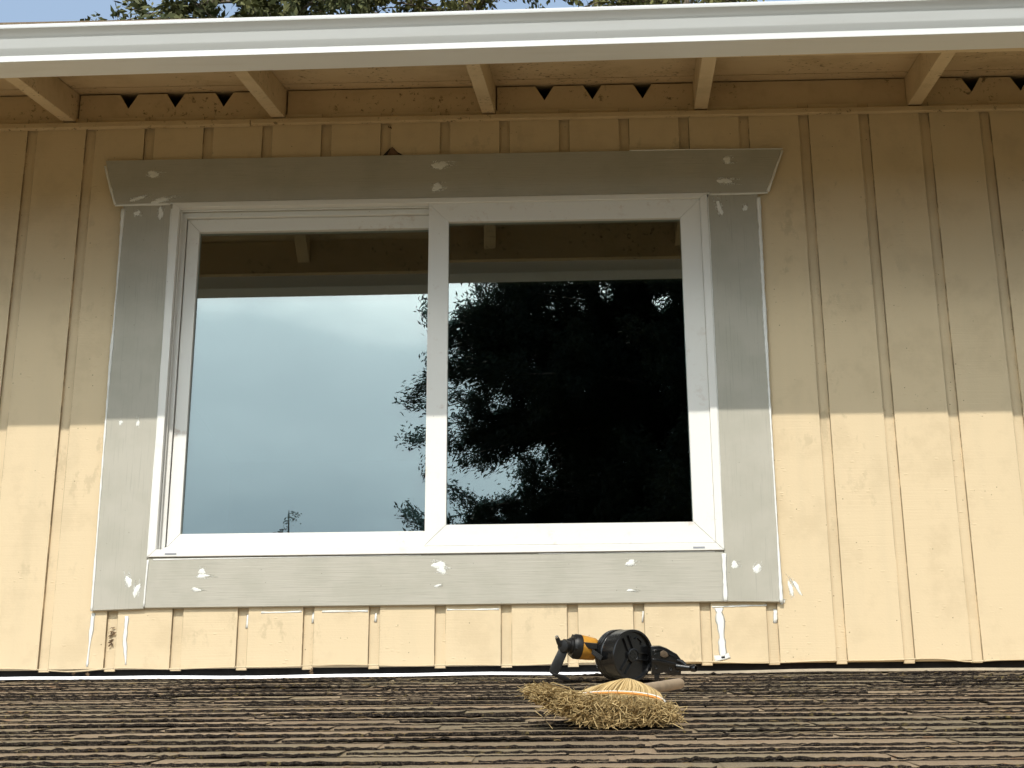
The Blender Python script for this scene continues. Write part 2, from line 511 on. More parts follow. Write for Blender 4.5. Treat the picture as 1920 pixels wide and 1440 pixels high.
# rafters with tails
SKEW = -0.045
RCX = [0.13 + 0.7225 * k for k in range(-4, 9)]
RW = 0.045
SLU = 0.265
def deck_z(y): return 1.997 + SLU * y           # underside of the roof boards
for xc in RCX:
    mb = MB()
    ye = -0.715
    pts = [(xc, 0.06, 1.885 + SLU * 0.06), (xc + SKEW * -ye, ye, 1.885 + 0.25 * ye), (xc + SKEW * -ye, ye, deck_z(ye) - 0.001), (xc, 0.06, deck_z(0.06) - 0.001)]
    mb.prism(pts, (-RW / 2, 0, 0), (RW / 2, 0, 0))
    mb.build('rafter', EAVE, house, bevel=0.0015)

# blocking between the rafters: vented (three notches) and plain bays in turn
NOTCH = {0: [0.3247, 0.4878, 0.6562], 2: [1.7632, 1.9277, 2.0992], 4: [3.2185, 3.3845, 3.5525], -2: [-1.125, -0.96, -0.79], 6: [4.66, 4.83, 5.0]}
for k in range(-4, 8):
    xa = 0.13 + 0.7225 * k + RW / 2 + 0.003; xb = xa + 0.7225 - RW - 0.006
    zt, zb = 1.9925, 1.868
    yf, yb = 0.004, 0.034
    mb = MB()
    if k in NOTCH:
        pts = [(xa, zb), (xb, zb), (xb, zt)]
        for nx in reversed(NOTCH[k]):
            pts += [(nx + 0.0315, zt), (nx, zt - 0.055), (nx - 0.0315, zt)]
        pts += [(xa, zt)]
        # split into convex slabs between the notches
        edges = [xa] + [q for nx in NOTCH[k] for q in (nx,)] + [xb]
        for i in range(len(edges) - 1):
            l, r_ = edges[i], edges[i + 1]
            p = [(l, zb), (r_, zb)]
            p += [(r_, zt - 0.055), (r_ - 0.0315, zt)] if i < len(edges) - 2 else [(r_, zt)]
            p += [(l + 0.0315, zt), (l, zt - 0.055)] if i > 0 else [(l, zt)]
            mb.prism([(q[0], yf, q[1]) for q in p], (0, 0, 0), (0, yb - yf, 0))
        mb.build('vent_block', EAVE, house)
    else:
        mb.box(xa, xb, yf, yb, zb, zt + 0.002)
        mb.build('rafter_block', EAVE, house, bevel=0.001)

# upper roof: sheathing boards seen from below, fascia, and the slopes above
mb = MB()
YE = -0.735
def slope_slab(ya, yb, z_off, th):
    pts = [(0, ya, deck_z(ya) + z_off), (0, yb, deck_z(yb) + z_off), (0, yb, deck_z(yb) + z_off + th), (0, ya, deck_z(ya) + z_off + th)]
    mb.prism(pts, (X0 - .3, 0, 0), (X1 + .3, 0, 0))
for ya, yb, dz in ((YE + .001, -0.59, 0.0012), (-0.588, -0.412, 0.0), (-0.41, -0.235, 0.001), (-0.233, -0.069, 0.0012), (-0.067, 0.095, 0.0), (0.097, 0.30, 0.001)):
    slope_slab(ya, yb, dz, 0.0095)
roof_deck = mb.build('roof_deck', EAVE, house)
mb = MB()
slope_slab(YE - 0.012, 4.0, 0.0110, 0.008)
zr = deck_z(4.0) + 0.0110
mb.prism([(0, 4.0, zr), (0, 8.2, zr - SLU * 4.2), (0, 8.2, zr - SLU * 4.2 + 0.02), (0, 4.0, zr + 0.02)], (X0 - .3, 0, 0), (X1 + .3, 0, 0))
mb.build('upper_roof', [SH_TOP], house)
mb = MB(); mb.box(X0 - .3, X1 + .3, -0.745, -0.718, 1.665, 1.7985); 
mb.build('fascia_board', EAVE, house)

# gutter: ogee profile along the eave, falling gently to the left
GP = [(0.0, 0.0), (0.090, 0.0), (0.0905, 0.003), (0.0885, 0.0175), (0.0890, 0.0200), (0.1015, 0.0350), (0.1035, 0.0385), (0.1118, 0.0610), (0.1135, 0.0640),
      (0.1300, 0.0810), (0.1345, 0.0840), (0.1355, 0.0865), (0.1355, 0.0940), (0.1335, 0.0972), (0.1200, 0.0972)]
TH = 0.0012
def gutter():
    vs, fs = [], []
    xs = np.linspace(X0 - 0.35, X1 + 0.35, 60)
    prof = [(o, z) for o, z in GP] + [(o - TH * 2, z - (0.003 if i > 11 else -0.002)) for i, (o, z) in reversed(list(enumerate(GP)))]
    prof = [(0.0, 0.096)] + prof + [(0.003, 0.096)]
    n = len(prof)
    for x in xs:
        p0 = 0.77 + 0.00665 * (x - 1.675) + 0.0006 * math.sin(x * 2.1)
        zb = 1.6297 + 0.0067 * (x - 1.675) + 0.0004 * math.sin(x * 3.3 + 1)
        for o, z in prof: vs.append((x, -p0 - o, zb + z))
    for i in range(len(xs) - 1):
        for k in range(n):
            fs.append((i * n + k, i * n + (k + 1) % n, (i + 1) * n + (k + 1) % n, (i + 1) * n + k))
    fs.append(tuple(range(n))); fs.append(tuple((len(xs) - 1) * n + k for k in range(n))[::-1])
    m_ = MB(); m_.add(vs, fs)
    return m_.build('gutter', GUTTER, house, auto=24)
gutter()

# window trim boards
T_Y = -0.0140
H_Y = -0.0155
mb = MB()
mb.prism([(0.3135, H_Y, 1.5645), (2.5005, H_Y, 1.5645), (2.5600, H_Y, 1.7290), (0.2670, H_Y, 1.7290)], (0, 0, 0), (0, 0.030, 0))
head = mb.build('head_trim', TRIM_X, house, bevel=0.0012)
mb = MB(); mb.prism([(0.3430, T_Y, 0.1785), (0.5050, T_Y, 0.1825), (0.5060, T_Y, 1.5635), (0.3400, T_Y, 1.5635)], (0, 0, 0), (0, 0.028, 0))
side_a = mb.build('side_trim', TRIM_Z, house, bevel=0.0012)
mb = MB(); mb.prism([(2.3005, T_Y, 0.1845), (2.4660, T_Y, 0.1815), (2.4690, T_Y, 1.5635), (2.3035, T_Y, 1.5635)], (0, 0, 0), (0, 0.028, 0))
side_b = mb.build('side_trim', TRIM_Z, house, bevel=0.0012)
mb = MB(); mb.prism([(0.5065, T_Y + .0008, 0.1850), (2.2990, T_Y + .0008, 0.1850), (2.2990, T_Y + .0008, 0.3425), (0.5065, T_Y + .0008, 0.3425)], (0, 0, 0), (0, 0.028, 0))
sill = mb.build('sill_trim', TRIM_X, house, bevel=0.0012)

# ---- the slider window
window = empty('window', parent=house)
window['label'] = 'white vinyl sliding window with two panes'
def ring(mb, x0, x1, z0, z1, w, yf, yb, gap=0.0, wb=None, wt=None):
    """four mitred members"""
    wb = w if wb is None else wb; wt = w if wt is None else wt
    g = gap / 2
    I = (x0 + w, x1 - w, z0 + wb, z1 - wt)
    for p in ([(x0 + g, z0), (x1 - g, z0), (I[1] - g, I[2]), (I[0] + g, I[2])],
              [(I[0] + g, I[3]), (I[1] - g, I[3]), (x1 - g, z1), (x0 + g, z1)],
              [(x0, z0 + g), (I[0], I[2] + g), (I[0], I[3] - g), (x0, z1 - g)],
              [(I[1], I[2] + g), (x1, z0 + g), (x1, z1 - g), (I[1], I[3] - g)]):
        mb.prism([(q[0], yf, q[1]) for q in p], (0, 0, 0), (0, yb - yf, 0))
mb = MB()
ring(mb, 0.5085, 2.3000, 0.3445, 1.5630, 0.0235, -0.0200, 0.0950, 0.0009, wt=0.0165)
fr = mb.build('frame', VINYL, window, bevel=0.0012)
mb = MB()                                           # inner stop and track ridge
ring(mb, 0.5330, 2.2755, 0.3690, 1.5455, 0.0045, 0.0040, 0.0090)
ring(mb, 0.5340, 2.2745, 0.3700, 1.5445, 0.0155, 0.0190, 0.0940, wb=0.0140, wt=0.0200)
mb.box(0.5485, 0.5510, 0.0172, 0.0189, 0.384, 1.52)
mb.build('sash_track', VINYL, window, bevel=0.0008)
for x in (0.562, 2.205):                            # weep-slot covers on the bottom flange
    mb = MB(); mb.box(x, x + 0.036, -0.0214, -0.0199, 0.3505, 0.3555)
    mb.build('weep_cover', SPACER, window)
mb = MB()
ring(mb, 1.3718, 2.2762, 0.3712, 1.5462, 0.0668, -0.0105, 0.0280, 0.0008)
mb.build('sash_frame', VINYL_DIRTY, window, bevel=0.0013)
mb = MB()
ring(mb, 0.5525, 1.4400, 0.3850, 1.5230, 0.0415, 0.0300, 0.0650, 0.0008, wb=0.0445, wt=0.0455)
mb.build('sash_frame', VINYL_DIRTY, window, bevel=0.0013)
def pane(name, x0, x1, z0, z1, yc, tilt, th, mat, mid=None, turn=0.0):
    mb_ = MB()
    xc, zc = (x0 + x1) / 2, (z0 + z1) / 2
    m_ = Matrix.Translation((xc, yc, zc)) @ Matrix.Rotation(R(turn), 4, 'Z') @ Matrix.Rotation(R(-tilt), 4, 'X')
    mb_.box(x0 - xc, x1 - xc, -th / 2, th / 2, z0 - zc, z1 - zc, mat=m_)
    return mb_.build(name, mat, window)
# the factory glass sits a touch out of plumb in its beads
pane('glass_pane', 0.588, 1.404, 0.424, 1.482, 0.0475, 0.10, 0.003, GLASS_OUT)
pane('inner_glass_pane', 0.588, 1.404, 0.424, 1.482, 0.0640, 0.32, 0.003, GLASS_IN, turn=0.18)
pane('glass_pane', 1.432, 2.212, 0.430, 1.488, 0.0060, -0.08, 0.003, GLASS_OUT)
pane('inner_glass_pane', 1.432, 2.212, 0.430, 1.488, 0.0215, -0.02, 0.003, GLASS_IN, turn=-0.05)

# ---- room behind the window
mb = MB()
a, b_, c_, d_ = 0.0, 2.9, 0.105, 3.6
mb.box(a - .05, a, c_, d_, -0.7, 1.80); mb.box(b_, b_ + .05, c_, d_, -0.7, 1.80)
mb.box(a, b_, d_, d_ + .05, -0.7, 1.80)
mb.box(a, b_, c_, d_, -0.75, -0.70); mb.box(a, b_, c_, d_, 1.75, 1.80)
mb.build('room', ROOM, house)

# ---- attic gloom and the far sides of the house
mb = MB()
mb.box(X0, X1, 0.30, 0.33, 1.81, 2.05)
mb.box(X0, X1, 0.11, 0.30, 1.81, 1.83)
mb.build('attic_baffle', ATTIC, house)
mb = MB()
mb.box(X0 - 0.02, X0 + 0.02, 0.101, 7.6, -3.6, 1.98); mb.box(X1 - 0.02, X1 + 0.02, 0.101, 7.6, -3.6, 1.98)
mb.box(X0 + 0.021, X1 - 0.021, 7.56, 7.6, -3.6, 1.98)
for xg in (X0, X1):
    mb.prism([(xg, 0.101, 1.99), (xg, 7.6, 1.99), (xg, 7.6, 2.05), (xg, 4.0, 3.02), (xg, 0.101, 2.0)], (-0.02, 0, 0), (0.02, 0, 0))
mb.build('outer_wall', SIDING, house)

# ---- caulk lines, filler patches, drips
def ribbon(mb, pts, w, y, seed, bulge=0.0012, rag=0.35, step=0.012):
    rr = random.Random(seed)
    P = [Vector((q[0], 0, q[1])) for q in pts]
    out = []
    for a_, b2 in zip(P[:-1], P[1:]):
        n = max(1, int((b2 - a_).length / step))
        out += [a_.lerp(b2, i / n) for i in range(n)]
    out.append(P[-1])
    vs, fs = [], []
    ww = 1.0
    for i, p in enumerate(out):
        t = (out[min(i + 1, len(out) - 1)] - out[max(i - 1, 0)]).normalized()
        nrm = Vector((-t.z, 0, t.x))
        ww += rr.uniform(-rag, rag); ww = min(max(ww, 0.45), 1.6)
        h = w / 2 * ww
        a1, a2 = h * (1 + rr.uniform(-rag, rag) * .6), h * (1 + rr.uniform(-rag, rag) * .6)
        vs += [p + nrm * a1 + Vector((0, y, 0)), p + nrm * a1 * .5 + Vector((0, y - bulge, 0)), p - nrm * a2 * .5 + Vector((0, y - bulge, 0)), p - nrm * a2 + Vector((0, y, 0))]
    for i in range(len(out) - 1):
        for k in range(3):
            fs.append((i * 4 + k, i * 4 + k + 1, (i + 1) * 4 + k + 1, (i + 1) * 4 + k))
        fs.append((i * 4 + 3, i * 4, (i + 1) * 4, (i + 1) * 4 + 3))
    fs.append((0, 1, 2, 3)); fs.append(tuple((len(out) - 1) * 4 + k for k in (3, 2, 1, 0)))
    mb.add(vs, fs)
def smear(name, x, z, w, h, ang, y, seed, parent, vertical=False):
    """a dab of filler dragged with a finger: a ragged core and thin streaks beside it"""
    rr = random.Random(seed); mb = MB()
    ca, sa = math.cos(R(ang)), math.sin(R(ang))
    def put(u, v, d): return (x + u * ca - v * sa, y - d, z + u * sa + v * ca)
    L, S = (h, w) if vertical else (w, h)
    def uv(l, s): return (s, l) if vertical else (l, s)
    n = 30
    ph = [rr.uniform(0, 6.28) for _ in range(4)]
    rim = []
    for i in range(n):
        a_ = 2 * math.pi * i / n
        r_ = 1 + .20 * math.sin(2 * a_ + ph[0]) + .13 * math.sin(3 * a_ + ph[1]) + .06 * math.sin(7 * a_ + ph[2]) + rr.uniform(-.06, .06)
        rim.append((L * .30 * math.cos(a_) * r_ - L * .08, S * .33 * math.sin(a_) * r_))
    vs = [put(*uv(*q), 0.0001) for q in rim] + [put(*uv(q[0] * .6, q[1] * .6), 0.0011) for q in rim] + [put(*uv(-L * .08 * .6, 0), 0.0014)]
    fs = [(i, (i + 1) % n, n + (i + 1) % n, n + i) for i in range(n)] + [(n + i, n + (i + 1) % n, 2 * n) for i in range(n)]
    mb.add(vs, fs)
    for k in range(16):
        s0 = rr.uniform(-.42, .42) * S; l0 = rr.uniform(-.5, .05) * L; l1 = l0 + rr.uniform(.3, .75) * L
        l1 = min(l1, L * .7)
        hw = S * rr.uniform(.015, .05); d = 0.0004 + 0.00007 * k
        m = 5
        vs, fs = [], []
        for i in range(m + 1):
            f = i / m; ll = l0 + (l1 - l0) * f; wv = hw * (1 - f) ** .6 * rr.uniform(.7, 1.2) + 0.0002
            sw = s0 + S * .05 * math.sin(f * 3 + k)
            vs += [put(*uv(ll, sw + wv), 0.00005), put(*uv(ll, sw), d), put(*uv(ll, sw - wv), 0.00005)]
        for i in range(m):
            fs += [(i * 3, i * 3 + 1, i * 3 + 4, i * 3 + 3), (i * 3 + 1, i * 3 + 2, i * 3 + 5, i * 3 + 4)]
        mb.add(vs, fs, 1)
    return mb.build(name, [CAULK, CAULK_THIN], parent)
SM = {'head': [(0.439, 1.674, 0.055, 0.028, 0), (0.394, 1.585, 0.065, 0.016, 14), (0.471, 1.576, 0.083, 0.022, 8), (1.413, 1.686, 0.076, 0.032, -6), (1.403, 1.606, 0.05, 0.032, 4), (2.377, 1.687, 0.039, 0.028, 0), (2.368, 1.608, 0.064, 0.024, -4)],
      'left': [(0.392, 1.53, 0.027, 0.024, 0), (0.469, 1.533, 0.024, 0.052, 0), (0.388, 0.79, 0.016, 0.018, 30), (0.445, 0.789, 0.012, 0.031, 0), (0.452, 0.273, 0.025, 0.044, 10), (0.48, 0.245, 0.022, 0.051, -10)],
      'right': [(2.339, 1.515, 0.023, 0.059, 15), (2.425, 1.511, 0.018, 0.029, 0), (2.333, 0.299, 0.033, 0.024, 20), (2.4, 0.288, 0.029, 0.033, -30)],
      'sill': [(0.68, 0.3, 0.023, 0.027, 0), (0.689, 0.283, 0.057, 0.014, -4), (0.67, 0.24, 0.043, 0.013, -6), (1.423, 0.308, 0.056, 0.027, -8), (1.429, 0.294, 0.04, 0.03, -10), (1.417, 0.244, 0.03, 0.01, 10), (2.014, 0.309, 0.04, 0.022, 0), (2.011, 0.222, 0.036, 0.008, -6)],
      'wall': [(2.499, 0.231, 0.015, 0.064, 8), (2.516, 0.234, 0.015, 0.06, 30), (2.474, 0.184, 0.02, 0.017, 0)]}
LN = {'left': [([(0.3408, 1.547), (0.3412, 1.2973), (0.3395, 0.9586), (0.3415, 0.5981), (0.3441, 0.1764)], .0125), ([(0.505, 1.5439), (0.5065, 1.2178), (0.507, 0.7737), (0.5075, 0.3429)], .0075), ([(0.5085, 0.3361), (0.5065, 0.2515), (0.5060, 0.1879)], .008), ([(0.3122, 1.5600), (0.395, 1.5618), (0.4999, 1.5617)], .007)],
      'right': [([(2.4715, 1.5478), (2.4686, 1.1081), (2.4675, 0.7443), (2.4672, 0.1788)], .0125), ([(2.3030, 1.551), (2.3020, 1.1108), (2.3015, 0.7467), (2.3005, 0.3445)], .005), ([(2.2990, 0.3344), (2.2975, 0.1841)], .015), ([(2.3096, 1.5612), (2.4332, 1.5618), (2.5042, 1.5635)], .007)],
      'head': [([(0.2676, 1.7086), (0.2867, 1.6419), (0.3127, 1.5625)], .009), ([(2.5604, 1.7186), (2.5326, 1.6454), (2.5034, 1.5668)], .009), ([(2.0473, 1.7295), (2.2627, 1.7289), (2.5634, 1.7250)], .004), ([(0.4999, 1.5637), (0.9326, 1.5640), (1.3639, 1.5632), (2.3092, 1.5638)], .005)],
      'sill': [([(0.5243, 0.3366), (0.7464, 0.3384), (1.0468, 0.3391), (1.3627, 0.341)], .006), ([(1.7272, 0.3408), (1.8759, 0.3407), (2.2712, 0.3408)], .004)],
      'wall': [([(0.3463, 0.1721), (0.3434, 0.1056), (0.3398, 0.0069)], .011), ([(0.4518, 0.1625), (0.4507, 0.0879), (0.4596, 0.0122)], .012), ([(2.2774, 0.1669), (2.2808, 0.101), (2.283, 0.012)], .022), ([(0.8692, 0.1689), (0.9353, 0.1688), (0.9948, 0.1708)], .010), ([(1.0576, 0.1701), (1.1169, 0.1701), (1.1994, 0.1701)], .006), ([(1.443, 0.1714), (1.512, 0.1706), (1.604, 0.1712)], .006), ([(2.2563, 0.1704), (2.346, 0.1727), (2.4242, 0.1735)], .009), ([(2.2572, 0.010), (2.2849, 0.0142), (2.3029, 0.0205)], .018)],
      'groove': [([(0.8278, 0.1654), (0.8266, 0.1222)], .008), ([(1.0297, 0.1698), (1.0275, 0.1365)], .005), ([(1.2235, 0.1643), (1.2220, 0.1377)], .005), ([(2.0461, 0.1617), (2.0428, 0.1286)], .006), ([(2.4508, 0.1637), (2.4483, 0.1208)], .010)]}
PAR = {'head': (head, H_Y), 'left': (side_a, T_Y), 'right': (side_b, T_Y), 'sill': (sill, T_Y + .0008), 'wall': (wall, -.0005), 'groove': (wall, .0100)}
sd = 100
for key, lst in SM.items():
    par, yy = PAR[key]
    for (x, z, w, h, a_) in lst:
        sd += 1
        smear('filler_patch', x, z, w * 1.15, h * 1.25, a_, yy - .0001, sd, par, vertical=(h > w))
for key, lst in LN.items():
    par, yy = PAR[key]
    for pts, w in lst:
        sd += 1
        mb = MB(); ribbon(mb, pts, w, yy - .0001, sd, bulge=0.0016 if key in ('left', 'right', 'head') else 0.001, rag=0.30 if key in ('wall', 'groove') else (0.10 if w < .009 else 0.16))
        mb.build('caulk_line', CAULK, par, smooth=True)

# torn splinter of siding standing above the head trim
mb = MB()
WOOD = mat_simple('bare_torn_wood', (0.20, 0.115, 0.065), 0.85, var=0.4, scale=60, bump=0.5)
mb.prism([(1.226, -0.003, 1.732), (1.275, -0.003, 1.732), (1.262, -0.006, 1.742), (1.248, -0.008, 1.756), (1.243, -0.009, 1.7655), (1.238, -0.007, 1.757), (1.230, -0.004, 1.743)], (0, 0, 0), (0, 0.0035, 0))
mb.build('torn_splinter', WOOD, wall)
mb = MB()
for q in ([(1.208, 1.7315), (1.226, 1.7315), (1.236, 1.756), (1.238, 1.766)], [(1.276, 1.7315), (1.300, 1.7315), (1.276, 1.738), (1.262, 1.7445)], [(1.243, 1.768), (1.262, 1.747), (1.276, 1.739), (1.26, 1.741)]):
    mb.prism([(p[0], -0.0012, p[1]) for p in q], (0, 0, 0), (0, 0.0008, 0))
mb.build('torn_crack', DARK, wall)

# dead leaf scraps caught in a groove and under the foot of the siding
SCRAP = mat_simple('dead_leaf_scraps', (0.17, 0.105, 0.055), 0.85, var=0.6, scale=150)
rr = random.Random(5)
for (sx, sz, n_, sp, yy) in ((0.4085, 0.112, 9, 0.007, 0.004), (0.404, 0.083, 5, 0.005, 0.006), (0.30, -0.014, 7, 0.004, 0.0), (0.345, -0.018, 6, 0.0035, 0.0), (1.03, -0.016, 6, 0.0035, 0.0), (1.236, 1.838, 3, 0.010, -0.004)):
    mb = MB()
    for _ in range(n_):
        cx_, cz_ = sx + rr.gauss(0, sp * .5), sz + rr.gauss(0, sp)
        m_ = Matrix.Translation((cx_, yy + rr.uniform(-.003, .003), cz_)) @ Matrix.Rotation(rr.uniform(0, 3), 4, 'Y') @ Matrix.Rotation(rr.uniform(-.6, .6), 4, 'X')
        L_ = rr.uniform(.004, .009)
        mb.prism([m_ @ Vector(q) for q in ((-L_, 0, 0), (-L_ * .3, 0, -L_ * .4), (L_ * .6, 0, -L_ * .2), (L_, 0, L_ * .1), (L_ * .2, 0, L_ * .45))], (0, 0, 0), (0, 0.0006, 0))
    mb.build('leaf_scraps', SCRAP, wall)

# ---- flashing at the foot of the wall
def roof_z(y): return -0.036 + SL * y
for xa, xb, mt, lab in ((X0, 1.93, FLASH_W, 'bright bare metal flashing'), (1.932, X1, FLASH_B, 'dull tan painted flashing')):
    mb = MB()
    n = 40
    pr = [(0.0335, -0.012), (0.0290, -0.024), (0.022, roof_z(0.022) + 0.003), (-0.052, roof_z(-0.052) + 0.0158), (-0.0545, roof_z(-0.0545) + 0.0080)]
    pr2 = [(y + 0.0014, z - 0.0010) for y, z in reversed(pr)]
    allp = pr + pr2; m_ = len(allp)
    vs, fs = [], []
    xs = np.linspace(xa, xb, n)
    for x in xs:
        wv = 0.0016 * math.sin(x * 5.3) + 0.0009 * math.sin(x * 13)
        for j, (y, z) in enumerate(allp): vs.append((x, y, z + (wv if 2 < j < 7 else 0)))
    for i in range(n - 1):
        for k in range(m_): fs.append((i * m_ + k, i * m_ + (k + 1) % m_, (i + 1) * m_ + (k + 1) % m_, (i + 1) * m_ + k))
    fs.append(tuple(range(m_))); fs.append(tuple((n - 1) * m_ + k for k in range(m_))[::-1])
    mb.add(vs, fs)
    o = mb.build('flashing', mt, house, auto=30); o['label'] = lab

# ---- the lower roof: laminated shingles, every course and tab modelled
def lower_roof():
    V, F, MI, TONE = [], [], [], []
    nv = 0
    dx = 0.009
    cs, sn = 1 / math.hypot(1, SL), SL / math.hypot(1, SL)
    def emit(xs, s_front, s_back, h_front, h_back, th, tone):
        """a slab: xs (n), front distance down the slope per x, heights above the roof plane"""
        nonlocal nv
        n = len(xs)
        def pt(s, h): return np.stack([xs, -s * cs - h * -sn * -1, -0.036 - s * sn + h * cs], 1)
        a_ = pt(s_front, h_front); b2 = pt(np.full(n, s_back), np.full(n, h_back))
        c2 = pt(s_front + 0.0006, h_front - th)
        V.append(np.concatenate([a_, b2, c2]))
        i = np.arange(n - 1)
        top = np.stack([nv + i, nv + i + 1, nv + n + i + 1, nv + n + i], 1)
        fr = np.stack([nv + 2 * n + i, nv + 2 * n + i + 1, nv + i + 1, nv + i], 1)
        F.append(top); MI.append(np.zeros(n - 1, int)); TONE.append(np.full(n - 1, tone))
        F.append(fr); MI.append(np.ones(n - 1, int)); TONE.append(np.full(n - 1, tone))
        nv += 3 * n
    EXP = 0.116
    xa, xb = X0 - 0.1, X1 + 0.1
    nC = 30
    for c in range(nC):
        s0 = 0.095 + c * EXP
        # base sheets, about a metre long, butted
        x = xa - rng.uniform(0, 0.9)
        while x < xb:
            L = 0.995
            xs = np.arange(max(x, xa), min(x + L - 0.002, xb), dx)
            if len(xs) > 2:
                n = len(xs)
                wob = np.cumsum(rng.normal(0, 0.0004, n)); wob -= np.linspace(0, wob[-1], n)
                hf = 0.0030 + np.abs(rng.normal(0, 0.0009, n)) + 0.0007 * np.sin(xs * rng.uniform(3, 8) + rng.uniform(0, 6))
                emit(xs, s0 + wob + rng.normal(0, 0.0009, n), s0 - EXP - 0.03, hf, -0.0010, 0.0044, rng.uniform(0.0, 0.8))
            x += L
        # tabs laminated on top
        x = xa - rng.uniform(0, 0.3)
        while x < xb:
            w = rng.uniform(0.18, 0.75)
            xs = np.arange(max(x, xa), min(x + w, xb), dx)
            if len(xs) > 2:
                n = len(xs)
                set_back = rng.choice([0.0, 0.0, 0.0, 0.012, 0.026]) + rng.uniform(0, 0.004)
                curl = abs(rng.normal(0, 0.0016)) * np.sin(np.linspace(0, math.pi, n)) ** 1.5
                hf = 0.0060 + curl + np.abs(rng.normal(0, 0.0013, n)) + rng.uniform(-0.001, 0.0016)
                sf = s0 + 0.001 - set_back + np.cumsum(rng.normal(0, 0.0005, n)) + rng.normal(0, 0.0034, n)
                emit(xs, sf, s0 - EXP - 0.004, hf, 0.0008, 0.0042 + rng.uniform(0, 0.0015), rng.uniform(0, 1.0))
            x += w + (rng.uniform(0.02, 0.16) if rng.random() < 0.14 else rng.uniform(0.004, 0.010))
    V_ = np.concatenate(V); F_ = np.concatenate(F); MI_ = np.concatenate(MI); T_ = np.concatenate(TONE)
    me = bpy.data.meshes.new('shingle_roof')
    me.vertices.add(len(V_)); me.vertices.foreach_set('co', V_.astype(np.float32).ravel())
    me.loops.add(F_.size); me.loops.foreach_set('vertex_index', F_.astype(np.int32).ravel())
    me.polygons.add(len(F_)); me.polygons.foreach_set('loop_start', np.arange(0, F_.size, 4, dtype=np.int32))
    me.update(calc_edges=True)
    o = link('shingle_roof', me, [SH_TOP, SH_EDGE], house)
    me.polygons.foreach_set('material_index', MI_.astype(np.int32))
    at = me.attributes.new('tone', 'FLOAT', 'FACE'); at.data.foreach_set('value', T_.astype(np.float32))
    me.validate()
    return o, 0.095 + (nC - 1) * EXP
shroof, S_END = lower_roof()
ye = -S_END / math.hypot(1, SL)
mb = MB()
mb.prism([(0, 0.10, roof_z(0.10) - .004), (0, ye + 0.02, roof_z(ye + 0.02) - .004), (0, ye + 0.02, roof_z(ye + 0.02) - 0.03), (0, 0.10, roof_z(0.10) - 0.03)], (X0, 0, 0), (X1, 0, 0))
mb.build('lower_roof_deck', EAVE, house)
mb = MB(); mb.box(X0, X1, ye + 0.03, ye + 0.06, roof_z(ye) - 0.20, roof_z(ye) - 0.028)
mb.build('lower_fascia', EAVE, house)
mb = MB(); mb.box(X0, X1, ye + 0.5, ye + 0.55, -3.6, roof_z(ye + 0.55) - 0.031); mb.build('lower_wall', SIDING, house)

def roof_pt(x, y, h=0.0): return Vector((x, y, roof_z(y) + 0.010 + h))

# ------------------------------------------------------------------ loose needles and grit on the roof
def ribbon_strands(strands, name, mats, parent=None):
    """strands: list of (points Nx3, width, tone); each a thin three-sided blade"""
    V, F, T = [], [], []; nv = 0
    for pts, w, tone in strands:
        pts = np.asarray(pts, float); n = len(pts)
        t = np.gradient(pts, axis=0); t /= np.linalg.norm(t, axis=1)[:, None] + 1e-9
        a_ = np.cross(t, rng.normal(size=3)); a_ /= np.linalg.norm(a_, axis=1)[:, None] + 1e-9
        b2 = np.cross(t, a_)
        ww = w * np.linspace(1, 0.6, n)[:, None] / 2
        for k in range(3):
            an = 2 * math.pi * k / 3
            V.append(pts + (a_ * math.cos(an) + b2 * math.sin(an)) * ww)
        i = np.arange(n - 1)
        for k in range(3):
            k2 = (k + 1) % 3
            F.append(np.stack([nv + k * n + i, nv + k * n + i + 1, nv + k2 * n + i + 1, nv + k2 * n + i], 1)); T.append(np.full(n - 1, tone))
        nv += 3 * n
    V_, F_, T_ = np.concatenate(V), np.concatenate(F), np.concatenate(T)
    me = bpy.data.meshes.new(name)
    me.vertices.add(len(V_)); me.vertices.foreach_set('co', V_.astype(np.float32).ravel())
    me.loops.add(F_.size); me.loops.foreach_set('vertex_index', F_.astype(np.int32).ravel())
    me.polygons.add(len(F_)); me.polygons.foreach_set('loop_start', np.arange(0, F_.size, 4, dtype=np.int32))
    me.update(calc_edges=True)
    o = link(name, me, mats, parent, smooth=True)
    at = me.attributes.new('tone', 'FLOAT', 'FACE'); at.data.foreach_set('value', T_.astype(np.float32))
    me.validate()
    return o
STRAW = mat_straw('weathered_broomcorn', (0.30, 0.205, 0.085), (0.76, 0.57, 0.28))
STRAW_PALE = mat_straw('clean_broomcorn', (0.42, 0.27, 0.10), (0.92, 0.70, 0.36))
NEEDLE = mat_straw('dry_needle', (0.10, 0.055, 0.025), (0.42, 0.30, 0.14))
st = []
for _ in range(900):
    x, y = rng.uniform(-0.6, 4.2), -rng.uniform(0.05, 2.6)
    L = rng.uniform(0.008, 0.032); a_ = rng.normal(0, 0.7)
    p = np.array(roof_pt(x, y, 0.003 + rng.uniform(0, .003))); d = np.array([math.cos(a_), math.sin(a_) * .6, math.sin(a_) * .6 * SL])
    st.append((np.stack([p, p + d * L * .5 + [0, 0, .001], p + d * L]), 0.0012, rng.uniform(0, 1) ** 1.5))
o = ribbon_strands(st, 'fallen_needles', [NEEDLE]); tag(o, 'dry needles and bits scattered over the brown shingles', 'litter', kind='stuff')

